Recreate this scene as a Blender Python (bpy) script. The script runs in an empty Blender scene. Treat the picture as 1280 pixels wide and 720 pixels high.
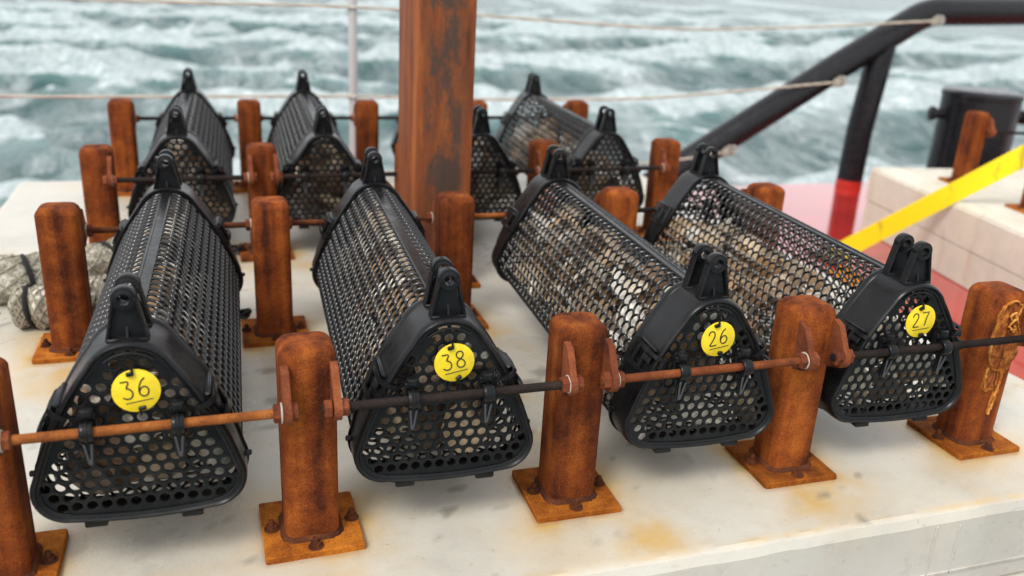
import bpy, math, random
import numpy as np
from mathutils import Vector, Matrix, noise as mnoise

R = math.radians
PI = math.pi
sc = bpy.context.scene
col = sc.collection
rng = random.Random(7)

# ------------------------------------------------------------------ camera
cam_d = bpy.data.cameras.new('camera')
cam = bpy.data.objects.new('camera', cam_d)
col.objects.link(cam)
cam.location = (0.2880, -1.0698, 0.7608)
cam.rotation_euler = (1.2149, -0.0523, -0.3124)
cam_d.sensor_width = 36.0
cam_d.lens = 31.27
cam_d.clip_start = 0.02
cam_d.clip_end = 20000
cam_d.dof.use_dof = True
cam_d.dof.focus_distance = 1.30
cam_d.dof.aperture_fstop = 3.2
sc.camera = cam

# ------------------------------------------------------------------ light
SUN_EL, SUN_AZ = R(50), R(230)      # azimuth clockwise from +Y
w = bpy.data.worlds.new('World')
sc.world = w
w.use_nodes = True
nt = w.node_tree
nt.nodes.clear()
sky = nt.nodes.new('ShaderNodeTexSky')
sky.sky_type = 'NISHITA'
sky.sun_disc = False
sky.sun_elevation = SUN_EL
sky.sun_rotation = SUN_AZ
sky.dust_density = 4.0
hsv = nt.nodes.new('ShaderNodeHueSaturation')     # an overcast sky is grey-white
hsv.inputs['Saturation'].default_value = 0.10
bg = nt.nodes.new('ShaderNodeBackground')
bg.inputs['Strength'].default_value = 0.15
wo = nt.nodes.new('ShaderNodeOutputWorld')
nt.links.new(sky.outputs[0], hsv.inputs['Color'])
mixn = nt.nodes.new('ShaderNodeMix')              # the even cloud layer over that sky
mixn.data_type = 'RGBA'
mixn.inputs[0].default_value = 0.65
mixn.inputs[7].default_value = (6.6, 6.75, 7.0, 1)
nt.links.new(hsv.outputs[0], mixn.inputs[6])
nt.links.new(mixn.outputs[2], bg.inputs['Color'])
nt.links.new(bg.outputs[0], wo.inputs['Surface'])
sun_d = bpy.data.lights.new('sun', 'SUN')
sun_d.energy = 1.5
sun_d.angle = R(20)
sun_d.color = (1.0, 0.965, 0.91)
sun = bpy.data.objects.new('sun', sun_d)
col.objects.link(sun)
dv = Vector((math.sin(SUN_AZ) * math.cos(SUN_EL), math.cos(SUN_AZ) * math.cos(SUN_EL), math.sin(SUN_EL)))
sun.rotation_euler = (-dv).to_track_quat('-Z', 'Y').to_euler()
sun.location = dv * 30
vs = sc.view_settings
vs.view_transform = 'Standard'
vs.look = 'None'
vs.gamma = 1.0
vs.use_curve_mapping = False
vs.exposure = 0.53

# ------------------------------------------------------------------ materials
class NT:
    """small helper round one material's node tree"""
    def __init__(self, name):
        self.m = bpy.data.materials.new(name)
        self.m.use_nodes = True
        self.t = self.m.node_tree
        self.b = self.t.nodes['Principled BSDF']
        self.co = self.t.nodes.new('ShaderNodeTexCoord')
        self.oi = self.t.nodes.new('ShaderNodeObjectInfo')
    def n(self, typ, **kw):
        nd = self.t.nodes.new(typ)
        for k, v in kw.items():
            if k.startswith('_'):
                setattr(nd, k[1:], v)
            else:
                self.put(nd.inputs[k.replace('__', ' ')], v)
        return nd
    def put(self, sock, v):
        if isinstance(v, bpy.types.NodeSocket):
            self.t.links.new(v, sock)
        else:
            sock.default_value = v
    def vec(self, scale=(1, 1, 1), rand=True):
        """object coordinates, shifted per object so that copies differ"""
        v = self.co.outputs['Object']
        if rand:
            k = self.n('ShaderNodeVectorMath', _operation='SCALE')
            self.put(k.inputs[0], (17.0, 29.0, 11.0))
            self.put(k.inputs['Scale'], self.oi.outputs['Random'])
            a = self.n('ShaderNodeVectorMath', _operation='ADD')
            self.put(a.inputs[0], v)
            self.put(a.inputs[1], k.outputs[0])
            v = a.outputs[0]
        s = self.n('ShaderNodeVectorMath', _operation='MULTIPLY')
        self.put(s.inputs[0], v)
        self.put(s.inputs[1], scale)
        return s.outputs[0]
    def noise(self, vec, scale, detail=4, rough=0.55, dist=0.0):
        nd = self.n('ShaderNodeTexNoise', Scale=scale, Detail=detail, Roughness=rough, Distortion=dist)
        self.put(nd.inputs['Vector'], vec)
        return nd.outputs[0]
    def ramp(self, fac, stops, interp='LINEAR'):
        nd = self.n('ShaderNodeValToRGB')
        cr = nd.color_ramp
        cr.interpolation = interp
        while len(cr.elements) < len(stops):
            cr.elements.new(0.5)
        for e, (p, c) in zip(cr.elements, stops):
            e.position = p
            e.color = (c, c, c, 1) if isinstance(c, (int, float)) else (*c, 1)
        self.put(nd.inputs[0], fac)
        return nd.outputs[0]
    def mix(self, fac, a, b, mode='MIX'):
        nd = self.n('ShaderNodeMix', _data_type='RGBA', _blend_type=mode)
        self.put(nd.inputs[0], fac)
        for i, x in ((6, a), (7, b)):
            self.put(nd.inputs[i], (*x, 1) if isinstance(x, tuple) and len(x) == 3 else x)
        return nd.outputs[2]
    def math(self, op, a, b=0.0):
        nd = self.n('ShaderNodeMath', _operation=op)
        self.put(nd.inputs[0], a)
        self.put(nd.inputs[1], b)
        return nd.outputs[0]
    def attr(self, name):
        return self.n('ShaderNodeAttribute', _attribute_name=name)
    def bump(self, h, strength, dist=0.002):
        nd = self.n('ShaderNodeBump', Strength=strength, Distance=dist)
        self.put(nd.inputs['Height'], h)
        self.put(self.b.inputs['Normal'], nd.outputs[0])
    def set(self, **kw):
        for k, v in kw.items():
            s = self.b.inputs[k.replace('__', ' ')]
            self.put(s, (*v, 1) if isinstance(v, tuple) and len(v) == 3 else v)
        return self

def rust(name, dark, mid, light, streak=True, lo=0.36, hi=0.66):
    k = NT(name)
    v = k.vec((1, 1, 0.055) if streak else (1, 1, 1))
    f1 = k.noise(v, 34 if streak else 30, 3, 0.5)
    v2 = k.vec()
    f2 = k.noise(v2, 19 if streak else 13, 8, 0.74, 0.15)
    f3 = k.noise(v2, 420, 4, 0.75)
    f = k.math('ADD', k.math('MULTIPLY', f1, 0.50 if streak else 0.35), k.math('MULTIPLY', f2, 0.50 if streak else 0.65))
    c = k.ramp(f, [(lo, dark), ((lo + hi) / 2, mid), (hi, light)])
    c = k.mix(k.ramp(f3, [(0.50, 0.0), (0.62, 0.60)]), c, dark)
    c = k.mix(k.ramp(f3, [(0.34, 0.45), (0.43, 0.0)]), c, light)
    vr = k.n('ShaderNodeMapRange', To__Min=0.82, To__Max=1.15)
    k.put(vr.inputs[0], k.oi.outputs['Random'])
    h = k.n('ShaderNodeHueSaturation', Value=vr.outputs[0])
    k.put(h.inputs['Color'], c)
    k.set(Base__Color=h.outputs[0], Roughness=0.85, Specular__IOR__Level=0.12)
    fb = k.math('ADD', f3, k.math('MULTIPLY', f2, 1.5))
    k.bump(fb, 0.75, 0.0016)
    return k.m

M = {}
M['rust_post'] = rust('rust_post', (0.052, 0.013, 0.006), (0.192, 0.044, 0.009), (0.34, 0.093, 0.015), True, 0.39, 0.63)
M['rust_plate'] = rust('rust_plate', (0.09, 0.024, 0.007), (0.29, 0.078, 0.009), (0.46, 0.150, 0.016), False, 0.36, 0.60)
M['rust_dark'] = rust('rust_dark', (0.035, 0.014, 0.010), (0.10, 0.032, 0.014), (0.22, 0.065, 0.022), False)
M['rust_bracket'] = rust('rust_bracket', (0.07, 0.020, 0.012), (0.20, 0.055, 0.022), (0.30, 0.090, 0.034), False)
M['rust_rod_orange'] = rust('rust_rod_orange', (0.13, 0.038, 0.014), (0.33, 0.105, 0.024), (0.46, 0.17, 0.045), False)
M['rust_rod_brown'] = rust('rust_rod_brown', (0.10, 0.030, 0.014), (0.24, 0.065, 0.022), (0.33, 0.10, 0.03), False)
M['rod_black'] = rust('rod_black', (0.014, 0.011, 0.010), (0.026, 0.019, 0.017), (0.10, 0.038, 0.020), False, 0.4, 0.75)
M['rust_drip'] = rust('rust_drip', (0.16, 0.040, 0.010), (0.48, 0.16, 0.022), (0.80, 0.42, 0.12), False, 0.40, 0.60)

def drip_mat():
    k = NT('rust_drip')
    v = k.vec((1, 1, 1), False)
    f = k.noise(v, 95, 6, 0.7)
    c = k.ramp(f, [(0.36, (0.10, 0.025, 0.009)), (0.50, (0.26, 0.068, 0.013)), (0.66, (0.52, 0.19, 0.035))])
    r = k.attr('rim').outputs['Fac']
    c = k.mix(k.math('MULTIPLY', r, k.ramp(f, [(0.30, 0.35), (0.55, 1.0)])), c, (0.52, 0.20, 0.036))
    k.set(Base__Color=c, Roughness=0.8, Specular__IOR__Level=0.2)
    k.bump(f, 0.7, 0.002)
    return k.m
M['rust_crust'] = drip_mat()

def column_mat():
    k = NT('rust_column')
    v = k.vec((1, 1, 0.12), False)
    f1 = k.noise(v, 20, 6, 0.72)
    f2 = k.noise(k.vec((1, 1, 0.35), False), 17, 8, 0.76, 0.0)
    f3 = k.noise(k.vec((1, 1, 1), False), 260, 3, 0.7)
    c = k.ramp(f1, [(0.33, (0.085, 0.024, 0.010)), (0.52, (0.23, 0.060, 0.013)), (0.70, (0.38, 0.115, 0.022))])
    # grey mill scale left in the middle of the faces
    sx = k.n('ShaderNodeSeparateXYZ')
    k.put(sx.inputs[0], k.co.outputs['Object'])
    ax = k.math('ABSOLUTE', sx.outputs[0])
    mid = k.ramp(k.math('MULTIPLY', ax, 10.0), [(0.34, 1.0), (0.56, 0.0)])
    g = k.ramp(k.math('ADD', k.math('MULTIPLY', f2, 0.75), k.math('MULTIPLY', f1, 0.3)), [(0.46, 0.0), (0.54, 1.0)])
    c = k.mix(k.math('MULTIPLY', k.math('MULTIPLY', g, mid), 0.88), c, (0.046, 0.037, 0.030))
    c = k.mix(k.ramp(f3, [(0.52, 0.0), (0.7, 0.4)]), c, (0.07, 0.022, 0.010))
    k.set(Base__Color=c, Roughness=0.72, Specular__IOR__Level=0.35)
    k.bump(k.math('ADD', f3, f2), 0.4, 0.001)
    return k.m
M['rust_column'] = column_mat()

def plastic(name, c, rough, dusty=0.35, bump=0.1, spec=0.30):
    k = NT(name)
    f = k.noise(k.vec(), 24, 6, 0.65)
    f2 = k.noise(k.vec(), 420, 2, 0.6)
    cc = k.mix(k.ramp(f, [(0.48, 0.0), (0.78, dusty)]), c, (0.075, 0.074, 0.072))
    rr = k.ramp(f, [(0.35, rough - 0.07), (0.7, rough + 0.16)])
    k.set(Base__Color=cc, Roughness=rr, Specular__IOR__Level=spec)
    k.bump(f2, bump, 0.0004)
    return k.m
M['plastic'] = plastic('black_plastic', (0.0066, 0.0068, 0.0075), 0.28, 0.12, 0.1, 0.24)
M['plastic_mesh'] = plastic('black_mesh_plastic', (0.0070, 0.0072, 0.0080), 0.22, 0.10, 0.1, 0.62)
M['plastic_grey'] = plastic('worn_grey_plastic', (0.060, 0.062, 0.068), 0.42)
M['black_paint'] = plastic('black_paint', (0.009, 0.009, 0.011), 0.22, 0.04, 0.06)
M['cord_black'] = plastic('black_cord', (0.012, 0.012, 0.012), 0.7)

def simple(name, c, rough, var=0.25, scale=20, bump=0.15, spec=0.5, metal=0.0):
    k = NT(name)
    f = k.noise(k.vec(), scale, 5, 0.6)
    cc = k.mix(k.ramp(f, [(0.35, 0.0), (0.75, var)]), c, tuple(x * 0.45 for x in c))
    k.set(Base__Color=cc, Roughness=rough, Specular__IOR__Level=spec, Metallic=metal)
    k.bump(k.noise(k.vec(), scale * 14, 3, 0.6), bump, 0.0006)
    return k.m
M['tag'] = simple('yellow_tag', (0.86, 0.63, 0.018), 0.42, 0.40, 60, 0.10)
M['ink'] = simple('black_ink', (0.012, 0.012, 0.012), 0.6, 0, 20, 0)
M['washer'] = simple('pale_washer', (0.50, 0.44, 0.36), 0.6, 0.5, 60)
M['rope'] = simple('cream_rope', (0.50, 0.45, 0.36), 0.85, 0.4, 200)
M['knot'] = simple('weathered_knot', (0.30, 0.27, 0.22), 0.85, 0.6, 60)
M['white_metal'] = simple('white_metal', (0.40, 0.40, 0.39), 0.4, 0.2, 12)
M['red_paint'] = simple('red_paint', (0.45, 0.022, 0.012), 0.35, 0.3, 14)

def strap_mat():
    k = NT('yellow_webbing')
    f = k.noise(k.vec((1, 5, 1)), 5, 5, 0.7, 0.5)
    c = k.mix(k.ramp(f, [(0.56, 0.0), (0.64, 0.55)]), (0.85, 0.67, 0.010), (0.17, 0.13, 0.03))
    wv = k.n('ShaderNodeTexWave', Scale=160.0, Distortion=0.5)
    k.put(wv.inputs['Vector'], k.co.outputs['Object'])
    k.set(Base__Color=c, Roughness=0.62, Specular__IOR__Level=0.3)
    k.bump(wv.outputs[1], 0.3, 0.001)
    return k.m
M['strap'] = strap_mat()
M['twine'] = simple('net_twine', (0.30, 0.27, 0.20), 0.9, 0.5, 40)

def concrete(name, base, attrs=True):
    k = NT(name)
    v = k.vec((1, 1, 1), False)
    f1 = k.noise(v, 3.2, 7, 0.62, 0.4)
    f2 = k.noise(v, 21, 6, 0.66)
    f3 = k.noise(v, 240, 4, 0.7)
    lo = tuple(x * 0.80 for x in base)
    c = k.ramp(f1, [(0.32, lo), (0.62, base)])
    c = k.mix(k.ramp(f2, [(0.50, 0.0), (0.80, 0.42)]), c, tuple(x * 0.70 for x in base))
    c = k.mix(k.ramp(k.noise(v, 60, 3, 0.5), [(0.66, 0.0), (0.74, 0.35)]), c, (0.25, 0.22, 0.17))
    scr = k.noise(k.vec((1, 9, 1), False), 26, 5, 0.75, 0.3)
    c = k.mix(k.ramp(scr, [(0.60, 0.0), (0.70, 0.28)]), c, (0.22, 0.20, 0.17))
    # small pits and air holes
    vo = k.n('ShaderNodeTexVoronoi', Scale=38.0)
    k.put(vo.inputs['Vector'], v)
    pit = k.ramp(vo.outputs['Distance'], [(0.035, 1.0), (0.075, 0.0)])
    pit = k.math('MULTIPLY', pit, k.ramp(f2, [(0.52, 0.0), (0.60, 1.0)]))
    c = k.mix(k.math('MULTIPLY', pit, 0.6), c, (0.16, 0.14, 0.12))
    # warm rusty tinge in drifts
    c = k.mix(k.ramp(k.noise(v, 2.1, 5, 0.6, 1.0), [(0.52, 0.0), (0.78, 0.30)]), c, (0.56, 0.43, 0.25))
    rough = 0.62
    if not attrs:
        st = k.noise(k.vec((1, 1, 0.18), False), 9, 5, 0.7)
        c = k.mix(k.ramp(st, [(0.56, 0.0), (0.72, 0.55)]), c, (0.34, 0.19, 0.07))
        c = k.mix(k.ramp(k.noise(k.vec((1, 1, 0.3), False), 6, 6, 0.7), [(0.56, 0.0), (0.75, 0.4)]), c, (0.20, 0.18, 0.15))
    if attrs:
        s = k.attr('stain').outputs['Fac']
        sm = k.math('MULTIPLY', s, k.ramp(f2, [(0.30, 0.70), (0.62, 1.0)]))
        c = k.mix(sm, c, (0.54, 0.335, 0.095))
        d = k.attr('deep').outputs['Fac']
        c = k.mix(d, c, (0.30, 0.10, 0.02))
        we = k.attr('wet').outputs['Fac']
        c = k.mix(k.math('MULTIPLY', we, 0.62), c, (0.17, 0.155, 0.13))
        rough = k.math('MULTIPLY', k.ramp(we, [(0.0, 1.0), (0.8, 0.5)]), k.ramp(f1, [(0.35, 0.24), (0.65, 0.40)]))
    k.set(Base__Color=c, Roughness=rough, Specular__IOR__Level=0.5)
    hb = k.math('SUBTRACT', k.math('ADD', f3, k.math('MULTIPLY', f2, 2.0)), k.math('MULTIPLY', pit, 2.0))
    k.bump(hb, 0.22, 0.0022)
    return k.m
M['concrete'] = concrete('concrete', (0.545, 0.52, 0.455))
M['concrete_far'] = concrete('weathered_concrete', (0.64, 0.60, 0.50), False)

M['formwork'] = concrete('formwork_stain', (0.50, 0.475, 0.43), False)

def deck_mat():
    k = NT('wet_red_deck')
    v = k.vec((1, 1, 1), False)
    f = k.noise(v, 2.2, 5, 0.6, 0.4)
    c = k.ramp(f, [(0.3, (0.32, 0.009, 0.007)), (0.7, (0.46, 0.018, 0.011))])
    k.set(Base__Color=c, Roughness=k.ramp(f, [(0.35, 0.08), (0.7, 0.16)]), Specular__IOR__Level=0.35, Coat__Weight=1.0, Coat__Roughness=0.03, Coat__IOR=1.45)
    k.bump(k.noise(v, 30, 3, 0.5), 0.05, 0.003)
    return k.m
M['deck'] = deck_mat()

def shell_mat():
    k = NT('oyster_shell')
    a = k.attr('tint').outputs['Color']
    f = k.noise(k.vec((1, 1, 1), False), 130, 5, 0.7, 0.5)
    c = k.mix(k.ramp(f, [(0.50, 0.0), (0.66, 0.55)]), a, (0.13, 0.085, 0.055))
    k.set(Base__Color=c, Roughness=0.55)
    k.bump(f, 0.5, 0.002)
    return k.m
M['shell'] = shell_mat()

def net_mat():
    k = NT('beige_netting')
    v = k.vec((1, 1, 1), False)
    f = k.noise(v, 30, 5, 0.65, 0.8)
    c = k.ramp(f, [(0.34, (0.08, 0.075, 0.055)), (0.5, (0.36, 0.33, 0.26)), (0.68, (0.62, 0.58, 0.50))])
    vo = k.n('ShaderNodeTexVoronoi', Scale=120.0)
    k.put(vo.inputs['Vector'], v)
    k.set(Base__Color=c, Roughness=0.9, Specular__IOR__Level=0.2)
    k.bump(k.math('ADD', vo.outputs['Distance'], f), 0.8, 0.004)
    return k.m
M['net'] = net_mat()

def sea_mat():
    k = NT('sea_water')
    v = k.co.outputs['Object']
    hgt = k.attr('height').outputs['Fac']
    mp = k.n('ShaderNodeMapping', Scale=(1.05, 0.42, 1.0), Rotation=(0, 0, R(-18)))
    k.put(mp.inputs['Vector'], v)
    mv = mp.outputs[0]
    big = k.noise(mv, 0.62, 4, 0.55, 0.8)
    lace = k.noise(mv, 1.5, 7, 0.62, 1.8)
    ridg = k.math('ABSOLUTE', k.math('SUBTRACT', lace, 0.5))
    lacem = k.ramp(ridg, [(0.0, 1.0), (0.045, 0.50), (0.11, 0.0)])
    patch = k.ramp(k.math('ADD', k.math('MULTIPLY', big, 0.85), k.math('MULTIPLY', lace, 0.35)), [(0.585, 0.0), (0.80, 1.0)])
    zone = k.ramp(big, [(0.42, 0.05), (0.62, 0.95)])
    foam = k.math('MAXIMUM', k.math('MULTIPLY', lacem, zone), patch)
    crest = k.ramp(k.math('ADD', hgt, k.math('MULTIPLY', lace, 0.5)), [(0.92, 0.0), (1.15, 0.9)])
    foam = k.math('MAXIMUM', foam, crest)
    fine = k.noise(mv, 5.5, 6, 0.65, 1.2)
    foam = k.math('MULTIPLY', foam, k.ramp(fine, [(0.30, 0.35), (0.62, 1.0)]))
    mist = k.ramp(k.noise(mv, 0.9, 5, 0.6, 1.0), [(0.40, 0.0), (0.75, 0.30)])     # milky aerated water
    foam = k.math('MAXIMUM', foam, mist)
    wc = k.ramp(hgt, [(0.25, (0.016, 0.064, 0.063)), (0.8, (0.065, 0.155, 0.148))])
    c = k.mix(k.math('MULTIPLY', foam, 0.85), wc, (0.66, 0.70, 0.71))
    k.set(Base__Color=c, Roughness=k.ramp(foam, [(0.0, 0.10), (0.7, 0.75)]), IOR=1.33, Specular__IOR__Level=0.5)
    b1 = k.noise(v, 1.9, 6, 0.60, 0.4)
    k.bump(k.math('ADD', b1, k.math('MULTIPLY', foam, 0.25)), 1.0, 0.16)
    return k.m
M['sea'] = sea_mat()

# ------------------------------------------------------------------ mesh helpers
class MB:
    def __init__(self):
        self.v, self.f = [], []
    def add(self, vs_, fs):
        o = len(self.v)
        self.v += [tuple(p) for p in vs_]
        self.f += [tuple(i + o for i in q) for q in fs]
        return self
    def box(self, c, s, bev=0.0, rot=None):
        """box with chamfered edges"""
        x, y, z = s[0] / 2, s[1] / 2, s[2] / 2
        b = min(bev, x * .9, y * .9, z * .9)
        loops = []
        def rect(hx, hy, zz, bb):
            return [(hx, -hy + bb, zz), (hx, hy - bb, zz), (hx - bb, hy, zz), (-hx + bb, hy, zz),
                    (-hx, hy - bb, zz), (-hx, -hy + bb, zz), (-hx + bb, -hy, zz), (hx - bb, -hy, zz)]
        if b > 0:
            loops = [rect(x - b, y - b, -z, b * .3), rect(x, y, -z + b, b), rect(x, y, z - b, b), rect(x - b, y - b, z, b * .3)]
        else:
            q = [(x, -y), (x, y), (-x, y), (-x, -y)]
            loops = [[(*p, -z) for p in q], [(*p, z) for p in q]]
        mt = rot if rot is not None else Matrix.Identity(3)
        loops = [[Vector(c) + mt @ Vector(p) for p in l] for l in loops]
        return self.loft(loops, True, True)
    def loft(self, loops, cap0=False, cap1=False, closed=True):
        n = len(loops[0])
        vv = [p for l in loops for p in l]
        ff = []
        for a in range(len(loops) - 1):
            for i in range(n if closed else n - 1):
                j = (i + 1) % n
                ff.append((a * n + i, a * n + j, (a + 1) * n + j, (a + 1) * n + i))
        if cap0:
            ff.append(tuple(range(n - 1, -1, -1)))
        if cap1:
            ff.append(tuple((len(loops) - 1) * n + i for i in range(n)))
        return self.add(vv, ff)
    def tube(self, pts, r, seg=8, caps=True, closed=False):
        pts = [Vector(p) for p in pts]
        rs = r if isinstance(r, (list, tuple)) else [r] * len(pts)
        loops = []
        up = None
        n = len(pts)
        for i, p in enumerate(pts):
            if closed:
                d = pts[(i + 1) % n] - pts[i - 1]
            else:
                d = pts[min(i + 1, n - 1)] - pts[max(i - 1, 0)]
            d.normalize()
            if up is None:
                up = Vector((0, 0, 1)) if abs(d.z) < 0.9 else Vector((1, 0, 0))
            s = d.cross(up).normalized()
            up = s.cross(d).normalized()
            loops.append([p + (s * math.cos(2 * PI * k / seg) + up * math.sin(2 * PI * k / seg)) * rs[i] for k in range(seg)])
        if closed:
            loops.append(loops[0])
            return self.loft(loops)
        return self.loft(loops, caps, caps)
    def lathe(self, prof, c=(0, 0, 0), axis='z', seg=16, cap0=True, cap1=True):
        """prof: (radius, height)"""
        loops = []
        for r, h in prof:
            l = []
            for k in range(seg):
                a = 2 * PI * k / seg
                u, v_ = r * math.cos(a), r * math.sin(a)
                if axis == 'z': p = (u, v_, h)
                elif axis == 'x': p = (h, u, v_)
                else: p = (v_, h, u)
                l.append((p[0] + c[0], p[1] + c[1], p[2] + c[2]))
            loops.append(l)
        return self.loft(loops, cap0, cap1)
    def prism(self, poly, a, b, fn):
        """polygon (p,q) extruded from depth a to b; fn(p,q,depth) -> xyz"""
        return self.loft([[fn(p, q, a) for p, q in poly], [fn(p, q, b) for p, q in poly]], True, True)
    def mesh(self, name, mat, smooth=40):
        me = bpy.data.meshes.new(name)
        me.from_pydata(self.v, [], self.f)
        me.validate()
        import bmesh
        bm = bmesh.new()
        bm.from_mesh(me)
        bmesh.ops.recalc_face_normals(bm, faces=bm.faces)
        bm.to_mesh(me)
        bm.free()
        if mat: me.materials.append(mat)
        if smooth:
            me.polygons.foreach_set('use_smooth', [True] * len(me.polygons))
            me.set_sharp_from_angle(angle=R(smooth))
        me.update()
        return me
    def build(self, name, mat, parent=None, loc=(0, 0, 0), rz=0, smooth=40):
        return link(name, self.mesh(name, mat, smooth), parent, loc, rz)

def link(name, me, parent=None, loc=(0, 0, 0), rz=0):
    o = bpy.data.objects.new(name, me)
    col.objects.link(o)
    o.parent = parent
    o.location = loc
    o.rotation_euler = (0, 0, rz)
    return o

def tag(o, label, cat, group=None, kind=None):
    o['label'] = label
    o['category'] = cat
    if group: o['group'] = group
    if kind: o['kind'] = kind
    return o

def empty(name, loc, rz=0):
    return link(name, None, None, loc, rz)

def copy_tree(o, parent=None):
    c = o.copy()
    col.objects.link(c)
    c.parent = parent
    for ch in list(o.children):
        copy_tree(ch, c)
    return c

# ------------------------------------------------------------------ layout
PITCH = 0.38
ROWY = [0.0, 0.697, 1.229, 1.926]
ROD_Z = 0.219
ROD_OFF = 0.062
POST_H = 0.288
PW = 0.036
SIDE = [-1, 1, -1, 1]            # which face of the posts carries the brackets
def post_xy(i, r):
    return (i * PITCH + (0.0126 if r >= 2 else 0), ROWY[r] + (0.0053 * i * PITCH if r >= 2 else 0))
DECK_Z = -0.28

# ------------------------------------------------------------------ sea
def make_sea():
    def axis(a, b, n, far, m):
        near = np.linspace(a, b, n)
        st = (b - a) / (n - 1)
        g = np.cumsum(st * 1.22 ** np.arange(1, m))
        g = g[g < far]
        return np.concatenate([(a - g)[::-1], near, b + g])
    xs = axis(-9, 26, 420, 4000, 60)
    ys = axis(2.2, 34, 380, 4000, 60)
    X, Y = np.meshgrid(xs, ys)
    Z = np.zeros_like(X)
    r = np.random.RandomState(3)
    dx = np.zeros_like(X); dy = np.zeros_like(X)
    for i in range(46):
        L = 0.7 * (1.075 ** i) * (0.9 + 0.2 * r.rand())
        if L > 9: break
        th = R(60) + r.randn() * 1.15
        amp = 0.0135 * L ** 0.95
        ph = r.rand() * 7
        kx, ky = math.cos(th) * 2 * PI / L, math.sin(th) * 2 * PI / L
        q = kx * X + ky * Y + ph
        Z += amp * np.sin(q)
        dx += math.cos(th) * amp * np.cos(q) * 0.9
        dy += math.sin(th) * amp * np.cos(q) * 0.9
    fade = np.exp(-np.maximum(0, np.hypot(X - 5, Y - 10) - 45) / 40)
    Z *= fade
    hgt = np.clip(0.5 + Z / 0.36, 0, 1)
    X = X + dx * fade; Y = Y + dy * fade
    ny, nx = Z.shape
    vv = np.stack([X, Y, Z], -1).reshape(-1, 3)
    idx = np.arange(nx * ny).reshape(ny, nx)
    ff = np.stack([idx[:-1, :-1], idx[:-1, 1:], idx[1:, 1:], idx[1:, :-1]], -1).reshape(-1, 4)
    me = bpy.data.meshes.new('sea')
    me.from_pydata(vv.tolist(), [], ff.tolist())
    at = me.attributes.new('height', 'FLOAT', 'POINT')
    at.data.foreach_set('value', hgt.ravel().astype(np.float32))
    me.polygons.foreach_set('use_smooth', [True] * len(me.polygons))
    me.materials.append(M['sea'])
    o = link('sea', me, None, (0, 0, -2.1))
    return tag(o, 'choppy grey green sea streaked with white foam behind the boat', 'sea', kind='structure')
make_sea()

# ------------------------------------------------------------------ deck
mb = MB()
mb.box((2.6, 1.275, DECK_Z - 0.9), (11.0, 3.15, 1.8), 0.03)
dk = mb.build('deck', M['deck'])
tag(dk, 'wet glossy red painted steel deck of the boat under the blocks', 'deck', kind='structure')
EDGE_Y = -0.35 + 3.2

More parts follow.
